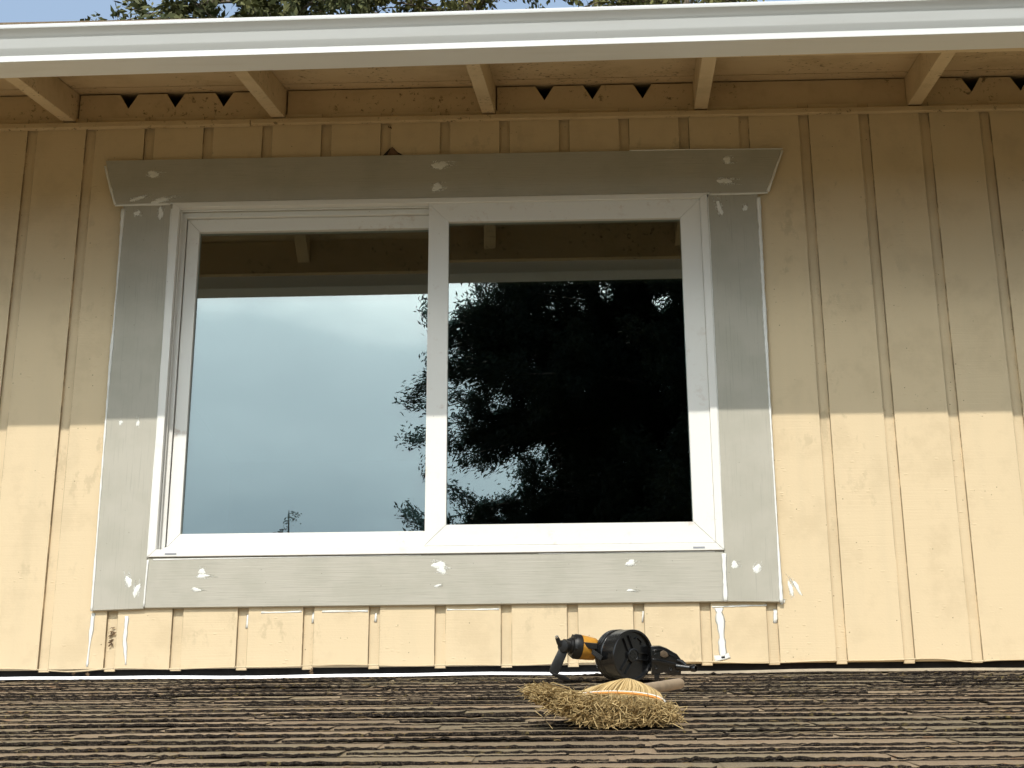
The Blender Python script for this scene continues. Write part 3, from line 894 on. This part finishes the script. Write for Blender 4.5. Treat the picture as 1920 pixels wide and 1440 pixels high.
# ------------------------------------------------------------------ coil nailer lying on the shingles
TILT = math.atan(SL)
def on_roof(x, y, yaw=0.0):
    return Matrix.Translation(roof_pt(x, y)) @ Matrix.Rotation(TILT, 4, 'X') @ Matrix.Rotation(yaw, 4, 'Z')
BLACK = mat_simple('black_tool_plastic', (0.0075, 0.0078, 0.0085), 0.22, spec=0.65, var=0.35, scale=45, bump=0.12, bscale=500)
BLACK_D = mat_simple('scuffed_black_rubber', (0.0115, 0.0112, 0.0112), 0.45, var=0.5, scale=60, bump=0.2, bscale=400)
ORANGE = mat_simple('orange_tool_casting', (0.62, 0.29, 0.035), 0.42, var=0.35, scale=35, bump=0.08)
STEEL = mat_simple('bright_steel_fitting', (0.70, 0.70, 0.70), 0.25, metal=1.0)
GREASE = mat_simple('grimy_brass_metal', (0.16, 0.115, 0.075), 0.55, metal=0.4, var=0.5, scale=80)

nail = empty('coil_nailer')
nail.matrix_world = on_roof(1.966, -0.39)
tag(nail, 'black and orange air nailer with round drum magazine lying on the shingles by the wall', 'nail gun')
K = 0.0002367
def P2(X, Y, d=0.0): return Vector(((X - 960) * K, d, (768 - Y) * K - 0.13 * d))
AX = Vector((math.sin(R(37)), -math.cos(R(37)), 0.02)).normalized()     # the way the drum's lid faces
DC = P2(1085, 462, 0.0)
mb = MB()                                           # drum shell with ribs at its back
r0 = 0.0718
prof = [(-0.094, 0.0), (-0.094, 0.063), (-0.091, 0.068), (-0.086, 0.0705), (-0.082, 0.0705), (-0.080, 0.0675), (-0.077, 0.0675), (-0.075, 0.0712), (-0.070, 0.0712), (-0.068, 0.0680), (-0.065, 0.0680),
        (-0.063, 0.0716), (-0.058, 0.0716), (-0.056, 0.0700), (-0.006, r0), (-0.002, r0), (0.000, 0.0705), (0.000, 0.0655), (-0.004, 0.0645), (-0.0085, 0.0640), (-0.0085, 0.0)]
mb.lathe(prof, DC, AX, 64, cap=False)
mb.build('drum_magazine', BLACK, nail, auto=40)
mb = MB()                                           # ribs and hub on the lid
ux = AX.cross(Vector((0, 0, 1))).normalized() * -1; uy = AX.cross(ux).normalized()
if uy.z < 0: uy = -uy
if ux.x < 0: ux = -ux
def lid(u, v, d): return DC + ux * u + uy * v + AX * d
def lid_box(u0, v0, u1, v1, wd, d0, d1):
    a_ = Vector((u1 - u0, v1 - v0)); n_ = Vector((-a_.y, a_.x)).normalized() * wd / 2
    pts = [(u0 + n_.x, v0 + n_.y), (u1 + n_.x, v1 + n_.y), (u1 - n_.x, v1 - n_.y), (u0 - n_.x, v0 - n_.y)]
    mb.prism([lid(p[0], p[1], d0) for p in pts], (0, 0, 0), AX * (d1 - d0))
for ang in (-128, -8, 112):
    for off in (-0.0095, 0.0095):
        c1, s1 = math.cos(R(ang)), math.sin(R(ang))
        lid_box(c1 * 0.018 - s1 * off, s1 * 0.018 + c1 * off, c1 * 0.056 - s1 * off, s1 * 0.056 + c1 * off, 0.0026, -0.0084, -0.0025)
for ang in (-8,):
    c1, s1 = math.cos(R(ang)), math.sin(R(ang))
    lid_box(c1 * 0.056 - s1 * -0.0105, s1 * 0.056 + c1 * -0.0105, c1 * 0.056 - s1 * 0.0105, s1 * 0.056 + c1 * 0.0105, 0.0026, -0.0084, -0.0025)
lid_box(0.012, 0.046, 0.020, 0.050, 0.003, -0.0084, -0.004); lid_box(0.020, 0.050, 0.036, 0.036, 0.003, -0.0084, -0.004); lid_box(0.036, 0.036, 0.032, 0.029, 0.003, -0.0084, -0.004); lid_box(-0.004, 0.052, -0.001, 0.040, 0.003, -0.0084, -0.004)
mb.lathe([(-0.0084, 0.0195), (-0.001, 0.0190), (-0.0005, 0.0170), (-0.003, 0.0160), (-0.003, 0.0)], DC, AX, 32, cap=False)
for k in range(6):
    a_ = R(60 * k + 20)
    mb.lathe([(-0.0029, 0.0026), (-0.0016, 0.0024), (-0.0016, 0.0)], lid(0.0095 * math.cos(a_), 0.0095 * math.sin(a_), 0), AX, 8, cap=False)
mb.build('magazine_lid', BLACK, nail, auto=35)
mb = MB()                                           # latch bracket at the drum's near side
mb.prism([P2(600, 385, -0.004), P2(720, 478, -0.012), P2(690, 528, -0.012), P2(585, 440, -0.004)], (0, 0, 0), (0, 0.03, 0))
for k in range(3):
    f = k / 2.4
    mb.prism([P2(606 + 26 * f - 20 * f, 392 + 44 * f, -0.007), P2(716 - 24 * f, 476 + 36 * f, -0.015), P2(712 - 24 * f, 486 + 36 * f, -0.015), P2(602 + 6 * f, 402 + 44 * f, -0.007)], (0, 0, 0), (0, 0.006, 0))
mb.prism([P2(690, 395, 0.01), P2(830, 392, 0.0), P2(835, 470, 0.0), P2(770, 478, 0.0), P2(700, 470, 0.008)], (0, 0, 0), (0, 0.04, 0))
mb.prism([P2(480, 292, 0.02), P2(660, 312, 0.02), P2(655, 378, 0.02), P2(560, 372, 0.02), P2(490, 320, 0.02)], (0, 0, 0), (0, 0.022, 0))
mb.build('magazine_latch', BLACK_D, nail, bevel=0.001)
mb = MB()                                           # orange cylinder casting behind the drum
HA = Vector((-0.93, -0.32, 0.16)).normalized()
HC = P2(395, 335, 0.045)
mb.lathe([(-0.062, 0.026), (-0.058, 0.031), (-0.035, 0.0335), (-0.014, 0.0345), (-0.012, 0.0)], HC, HA, 36)
mb.prism([P2(445, 205, 0.045), P2(540, 260, 0.06), P2(560, 285, 0.06), P2(560, 400, 0.06), P2(470, 380, 0.045)], (0, 0, 0), (0, 0.03, 0))
mb.build('nailer_body', ORANGE, nail, auto=40)
mb = MB()                                           # black end cap with a stepped hub
mb.lathe([(-0.0139, 0.0335), (-0.012, 0.0352), (0.002, 0.0352), (0.006, 0.0325), (0.0105, 0.0300), (0.0115, 0.0235), (0.018, 0.0225), (0.019, 0.0190), (0.026, 0.0180), (0.030, 0.0150), (0.030, 0.0)], HC, HA, 36, cap=False)
for k in range(6):
    a_ = R(60 * k + 10); xx = HA.cross(Vector((0, 0, 1))).normalized(); yy = xx.cross(HA)
    mb.lathe([(0.001, 0.0042), (0.0095, 0.0040), (0.0098, 0.0)], HC + (xx * math.cos(a_) + yy * math.sin(a_)) * 0.0305, HA, 10, cap=False)
mb.lathe([(-0.14, 0.024), (-0.058, 0.027), (-0.0575, 0.0)], HC, HA, 24)
mb.build('end_cap', BLACK_D, nail, auto=40)
mb = MB()
mb.lathe([(0.0301, 0.0165), (0.036, 0.0165), (0.037, 0.0130), (0.042, 0.0125), (0.043, 0.0)], HC, HA, 24, cap=False)
mb.build('hose_coupling', GREASE, nail, auto=40)
mb = MB()
mb.tube([P2(245, 345, 0.01), P2(205, 300, 0.005), P2(182, 245, 0.0)], [0.0085, 0.0075, 0.0055], 14)
o = mb.build('air_inlet', BLACK_D, nail, auto=50)
mb = MB(); mb.tube([P2(186, 252, 0.0), P2(178, 226, -0.002)], [0.0048, 0.0046], 14); mb.build('inlet_tip', STEEL, o, auto=50)
mb = MB()                                           # hook arm reaching down and its foot
mb.prism([P2(225, 330, 0.006), P2(330, 345, 0.006), P2(300, 430, 0.002), P2(200, 660, -0.006), P2(150, 705, -0.008), P2(85, 650, -0.008), P2(100, 580, -0.006)], (0, 0, 0), (0, 0.014, 0))
mb.prism([P2(110, 640, -0.008), P2(165, 668, -0.008), P2(255, 682, -0.004), P2(335, 730, 0.0), P2(330, 758, 0.0), P2(240, 742, -0.002), P2(150, 705, -0.008)], (0, 0, 0), (0, 0.012, 0))
mb.lathe([(-0.004, 0.019), (0.014, 0.017), (0.0145, 0.0)], P2(275, 345, 0.012), Vector((-0.5, -0.85, 0.1)), 20)
mb.build('belt_hook', BLACK_D, nail, bevel=0.0025, auto=40)
mb = MB()                                           # grip housing running away to the right
mb.prism([P2(1290, 352, 0.02), P2(1400, 350, 0.02), P2(1480, 378, 0.02), P2(1600, 448, 0.02), P2(1640, 500, 0.02), P2(1650, 560, 0.02), P2(1640, 690, 0.02), P2(1560, 690, 0.02), P2(1440, 662, 0.02), P2(1300, 690, 0.02)], (0, 0, 0), (0, 0.05, 0))
mb.prism([P2(1300, 500, 0.012), P2(1400, 505, 0.012), P2(1600, 560, 0.012), P2(1605, 590, 0.012), P2(1400, 545, 0.012), P2(1300, 540, 0.012)], (0, 0, 0), (0, 0.02, 0))
mb.prism([P2(1325, 660, 0.02), P2(1400, 660, 0.02), P2(1370, 765, 0.02), P2(1330, 770, 0.02)], (0, 0, 0), (0, 0.014, 0))
mb.prism([P2(1310, 395, 0.016), P2(1420, 392, 0.016), P2(1560, 470, 0.016), P2(1556, 476, 0.016), P2(1418, 400, 0.016), P2(1310, 403, 0.016)], (0, 0, 0), (0, 0.012, 0))
for xx_, yy_ in ((1350, 600), (1520, 620), (1600, 640), (1340, 430)):
    mb.lathe([(-0.002, 0.0052), (0.0015, 0.0050), (0.0022, 0.0036), (0.0008, 0.0030), (0.0008, 0.0)], P2(xx_, yy_, 0.0195), Vector((0, -1, 0)), 12, cap=False)
mb.build('grip_housing', BLACK, nail, bevel=0.004, auto=40, segs=3)
mb = MB()
mb.prism([P2(1400, 420, 0.014), P2(1440, 400, 0.014), P2(1480, 425, 0.014), P2(1500, 470, 0.014), P2(1450, 492, 0.014), P2(1400, 470, 0.014)], (0, 0, 0), (0, 0.012, 0))
mb.build('trigger_lever', GREASE, nail, bevel=0.002)
mb = MB()
mb.tube([P2(1590, 588, 0.018), P2(1700, 606, 0.010), P2(1745, 612, 0.006)], [0.0085, 0.0080, 0.0070], 16)
mb.tube([P2(1600, 520, 0.02), P2(1650, 535, 0.018), P2(1700, 580, 0.012)], [0.006, 0.006, 0.005], 10)
mb.lathe([(-0.004, 0.0065), (0.000, 0.0100), (0.010, 0.0102), (0.014, 0.0085), (0.014, 0.0065), (0.009, 0.006), (0.009, 0.0)], P2(1765, 617, 0.004), Vector((0.75, -0.62, 0.0)), 24, cap=False)
mb.build('nose_piece', BLACK, nail, auto=40)

# ------------------------------------------------------------------ whisk broom lying head-on in front of the nailer
broom = empty('whisk_broom')
BM = on_roof(1.938, -1.30, R(-9))
broom.matrix_world = BM
tag(broom, 'worn straw whisk broom lying on the shingles with its bristles towards the viewer', 'broom')
# local frame: -Y towards the bristle tips, X to the right, Z off the roof
PLAST = mat_simple('orange_broom_band', (0.72, 0.30, 0.06), 0.5)
THREAD = mat_simple('white_broom_stitching', (0.75, 0.72, 0.66), 0.5)
HANDLE = mat_simple('bare_broom_handle', (0.46, 0.345, 0.235), 0.55, var=0.3, scale=18, bump=0.1)
mb = MB()
mb.tube([(0.004, 0.02, 0.046), (0.034, 0.14, 0.042), (0.088, 0.355, 0.038)], [0.0135, 0.0132, 0.0130], 24)
mb.build('handle', HANDLE, broom, auto=50, bevel=0.002)
WB, TB = 0.104, 0.021                       # half width and half thickness at the stitched band
ZB = 0.034
def shoulder(f, a_):
    """f 0 at the neck, 1 at the band; a_ round the section"""
    w = 0.016 + (WB - 0.016) * math.sin(f * math.pi / 2) ** 0.9
    th = 0.016 + (TB - 0.016) * math.sin(f * math.pi / 2) ** 0.55
    zc = 0.056 + (ZB - 0.056) * f ** 1.3
    return np.array([w * math.cos(a_) - 0.012 * f, 0.03 - 0.16 * f, zc + th * math.sin(a_)])
st = []
for _ in range(520):
    a_ = rng.uniform(0, 2 * math.pi)
    pts = [shoulder(f, a_ + 0.02 * math.sin(5 * f)) for f in np.linspace(0, 1.0, 9)]
    st.append((pts, rng.uniform(0.0024, 0.0040), rng.uniform(0, 1) ** 0.8))
ribbon_strands(st, 'straw_shoulder', [STRAW_PALE], broom)
mb = MB()                                           # dense core so no light leaks through the shoulder
nn = 28
vs, fs = [], []
for f in np.linspace(0.02, 1.15, 10):
    for k in range(nn):
        p = shoulder(min(f, 1.0), 2 * math.pi * k / nn); c = np.array([-0.012 * f, 0, 0.056 + (ZB - 0.056) * min(f, 1) ** 1.3])
        vs.append(((p[0] - c[0]) * .95 + c[0], 0.03 - 0.16 * f, (p[2] - c[2]) * .93 + c[2]))
for i in range(9):
    for k in range(nn): fs.append((i * nn + k, i * nn + (k + 1) % nn, (i + 1) * nn + (k + 1) % nn, (i + 1) * nn + k))
fs.append(tuple(range(nn))); fs.append(tuple(9 * nn + k for k in range(nn))[::-1])
mb.add(vs, fs); mb.build('straw_core', mat_simple('packed_straw', (0.50, 0.34, 0.13), 0.8, var=0.4, scale=120), broom)
def band(name, f_list, rad, mat):
    mb_ = MB()
    for y0, sc in f_list:
        pts = [((WB * sc) * math.cos(a_) - 0.012, y0, ZB + (TB * sc) * math.sin(a_)) for a_ in np.linspace(0, 2 * math.pi, 60)]
        mb_.tube(pts, rad, 6, cap=False)
    return mb_.build(name, mat, broom, smooth=True)
band('stitching', [(-0.120, 1.03), (-0.1245, 1.045)], 0.0028, THREAD)
band('orange_binding', [(-0.133, 1.02), (-0.138, 1.02), (-0.143, 1.015)], 0.0022, PLAST)
st = []
for i in range(3400):
    a_ = rng.uniform(0, 2 * math.pi); q = math.sqrt(rng.uniform(0, 1))
    u, v = q * math.cos(a_), q * math.sin(a_)
    x0, z0 = WB * u - 0.012, ZB - 0.003 + (TB + 0.002 * max(0, -u)) * v
    L = rng.uniform(0.15, 0.25) * (1 - 0.12 * abs(u))
    # fan out: wide to the left, sagging at the front, ragged
    xt = x0 + (u * 0.038 + 0.002 - (0.022 * max(0.0, -u) ** 1.4)) + rng.normal(0, 0.008 if u > -0.1 else 0.004)
    if u > 0.3: xt += 0.012 * u
    zt = max(0.004, 0.027 + v * 0.022 + 0.050 * max(0.0, -u) ** 1.3 + rng.normal(0, 0.006))
    yt = -0.13 - L
    mid = np.array([x0 + (xt - x0) * .40, -0.13 - L * .55, z0 + (zt - z0) * .62])
    hook = rng.normal(0, 0.010 if u > -0.1 else 0.005, 3); hook[2] = abs(hook[2]) * (-1 if rng.random() < .6 else 1)
    end = np.array([xt, yt, zt]); e2_ = end + hook + np.array([rng.normal(0, .006), -0.006, 0.0])
    e2_[2] = max(e2_[2], 0.003)
    st.append((np.stack([[x0, -0.125, z0], mid, end, e2_]), rng.uniform(0.0018, 0.0032), rng.uniform(0, 1)))
for i in range(330):                                # broken ends sticking every way at the face
    u = rng.uniform(-0.45, 1); x0 = 0.135 * u - 0.022 - 0.03 * max(0, -u); z0 = rng.uniform(0.008, 0.046) + 0.03 * max(0, -u); y0 = -0.24 - rng.uniform(0, 0.11)
    d = rng.normal(0, 1, 3); d[1] = -abs(d[1]) * .6; d /= np.linalg.norm(d); L = rng.uniform(0.012, 0.036)
    p = np.array([x0, y0, z0]); e = p + d * L; e[2] = max(e[2], 0.003)
    st.append((np.stack([p, p + d * L * .5 + rng.normal(0, .002, 3), e]), rng.uniform(0.0018, 0.003), rng.uniform(0.3, 1)))
ribbon_strands(st, 'bristles', [STRAW], broom)
for (xa, ya, xb, yb) in ((1.735, -1.35, 1.775, -1.66), (1.872, -1.62, 1.905, -1.70), (2.000, -1.63, 2.035, -1.69)):
    p, q = np.array(roof_pt(xa, ya, 0.010)), np.array(roof_pt(xb, yb, 0.003))
    o = ribbon_strands([(np.stack([p, (p + q) / 2 + [0, 0, 0.004], q]), 0.0024, 0.9)], 'loose_straw', [STRAW])
    o['label'] = {1.735: 'long single straw shed left of the broom', 1.872: 'short straw on the shingles below the broom head', 2.0: 'short straw on the shingles below the broom\'s right end'}[xa]
    o['category'] = 'straw'; o['group'] = 'straws shed by the broom'

# ------------------------------------------------------------------ trees
def make_tree(name, loc, H, rad, z_low, n_br, n_leaf, leaf, seed, mat, label, trunk_r, droop=0.25, tuft=1.0, group=None, shape=0.75, lw=0.42):
    rs = np.random.default_rng(seed)
    t = empty(name, loc)
    tag(t, label, 'tree', group)
    mb_ = MB()
    lean = rs.normal(0, 0.01, 2)
    tp = [(lean[0] * z + 0.05 * math.sin(z * .6), lean[1] * z, z) for z in np.linspace(0, H, 16)]
    mb_.tube(tp, [trunk_r * (1 - z / H) ** 0.8 + 0.012 for z in np.linspace(0, H, 16)], 10)
    C, D, TN = [], [], []
    for b in range(n_br):
        f = (b + rs.uniform(0, 1)) / n_br
        z = z_low + (H - z_low) * f
        L = rad * (1 - f) ** shape * rs.uniform(0.55, 1.1) + 0.25
        az = rs.uniform(0, 2 * math.pi)
        up = rs.uniform(-0.05, 0.35)
        d = np.array([math.cos(az), math.sin(az), up])
        s = np.linspace(0, 1, 7)
        path = np.array([lean[0] * z, lean[1] * z, z]) + d * (s * L)[:, None] + np.stack([0 * s, 0 * s, -droop * L * s ** 1.7], 1)
        mb_.tube([tuple(q) for q in path], [max(0.006, 0.016 * L / 2 * (1 - q * .9)) * 1.5 for q in s], 5)
        # side twigs
        nt_ = max(4, int(9 * L / 2.5))
        for k in range(nt_):
            q = rs.uniform(0.22, 1.0); i = int(q * 6); i = min(i, 5)
            p0 = path[i] + (path[i + 1] - path[i]) * (q * 6 - i)
            side = rs.normal(0, 1, 3); side[2] -= 0.5 * droop * 2; side /= np.linalg.norm(side)
            tl = rs.uniform(0.25, 0.7) * (0.35 + 0.28 * L * (1.1 - q * .6)) * tuft
            p1 = p0 + (side * .8 + d * .5) * tl
            m_ = max(3, int(n_leaf * tl / 0.5))
            u = rs.uniform(0, 1, m_)
            C.append(p0 + (p1 - p0) * u[:, None] + rs.normal(0, 0.06 * tuft, (m_, 3)))
            dd = (p1 - p0) / (np.linalg.norm(p1 - p0) + 1e-6) + rs.normal(0, 0.55, (m_, 3))
            dd[:, 2] -= 0.25
            D.append(dd / np.linalg.norm(dd, axis=1)[:, None])
            TN.append(np.clip(rs.uniform(0, 1) * .5 + rs.uniform(0, .6, m_), 0, 1))
            if k % 2 == 0: mb_.tube([tuple(p0), tuple(p1)], [0.008, 0.003], 3, cap=False)
    o = mb_.build('trunk', BARK, t, smooth=True)
    C, D, TN = np.concatenate(C), np.concatenate(D), np.concatenate(TN)
    n = len(C)
    a_ = np.cross(D, rs.normal(size=(n, 3))); a_ /= np.linalg.norm(a_, axis=1)[:, None] + 1e-9
    l = leaf * rs.uniform(0.6, 1.4, n)[:, None]
    V = np.stack([C - D * l * .5, C + a_ * l * lw * .5, C + D * l * .5, C - a_ * l * lw * .5], 1).reshape(-1, 3)
    me = bpy.data.meshes.new('crown')
    me.vertices.add(len(V)); me.vertices.foreach_set('co', V.astype(np.float32).ravel())
    me.loops.add(4 * n); me.loops.foreach_set('vertex_index', np.arange(4 * n, dtype=np.int32))
    me.polygons.add(n); me.polygons.foreach_set('loop_start', np.arange(0, 4 * n, 4, dtype=np.int32))
    me.update(calc_edges=True)
    link('crown', me, mat, t)
    at = me.attributes.new('tone', 'FLOAT', 'FACE'); at.data.foreach_set('value', TN.astype(np.float32))
    return t
LEAF_A = mat_leaf('fir_needles_olive', (0.050, 0.066, 0.026), (0.17, 0.165, 0.065))
LEAF_B = mat_leaf('fir_needles_yellow_green', (0.085, 0.10, 0.030), (0.25, 0.225, 0.08))
LEAF_D = mat_leaf('spruce_needles_dark', (0.018, 0.030, 0.016), (0.05, 0.065, 0.032))
GZ = -3.6
make_tree('fir_tree', (-2.3, 13.4, GZ), 19.5, 4.4, 5.0, 230, 80, 0.11, 3, LEAF_A, 'olive green fir with a bare pale trunk behind the roof, left of the others', 0.24, group='trees behind the house', shape=0.6)
make_tree('fir_tree', (0.75, 14.6, GZ), 19.0, 3.4, 5.0, 210, 90, 0.10, 5, LEAF_B, 'yellow green bushy fir behind the middle of the roof', 0.22, group='trees behind the house', shape=0.6, droop=0.12)
make_tree('fir_tree', (3.9, 15.2, GZ), 18.6, 3.6, 5.0, 220, 80, 0.10, 8, LEAF_B, 'yellow green fir whose top just clears the gutter, right of the others', 0.20, group='trees behind the house', shape=0.6, droop=0.35)
make_tree('spruce_tree', (3.95, -17.5, GZ), 25.0, 4.5, 2.0, 720, 430, 0.075, 12, LEAF_D, 'large dark spruce mirrored in the right window pane', 0.30, group='trees mirrored in the window', shape=0.38, droop=0.22, lw=0.30, tuft=1.3)
make_tree('spruce_tree', (-5.6, -38.0, GZ), 14.6, 0.6, 2.0, 90, 14, 0.08, 21, LEAF_D, 'thin far spruce whose tip shows at the foot of the left pane', 0.16, group='trees mirrored in the window', shape=0.9, droop=0.1)
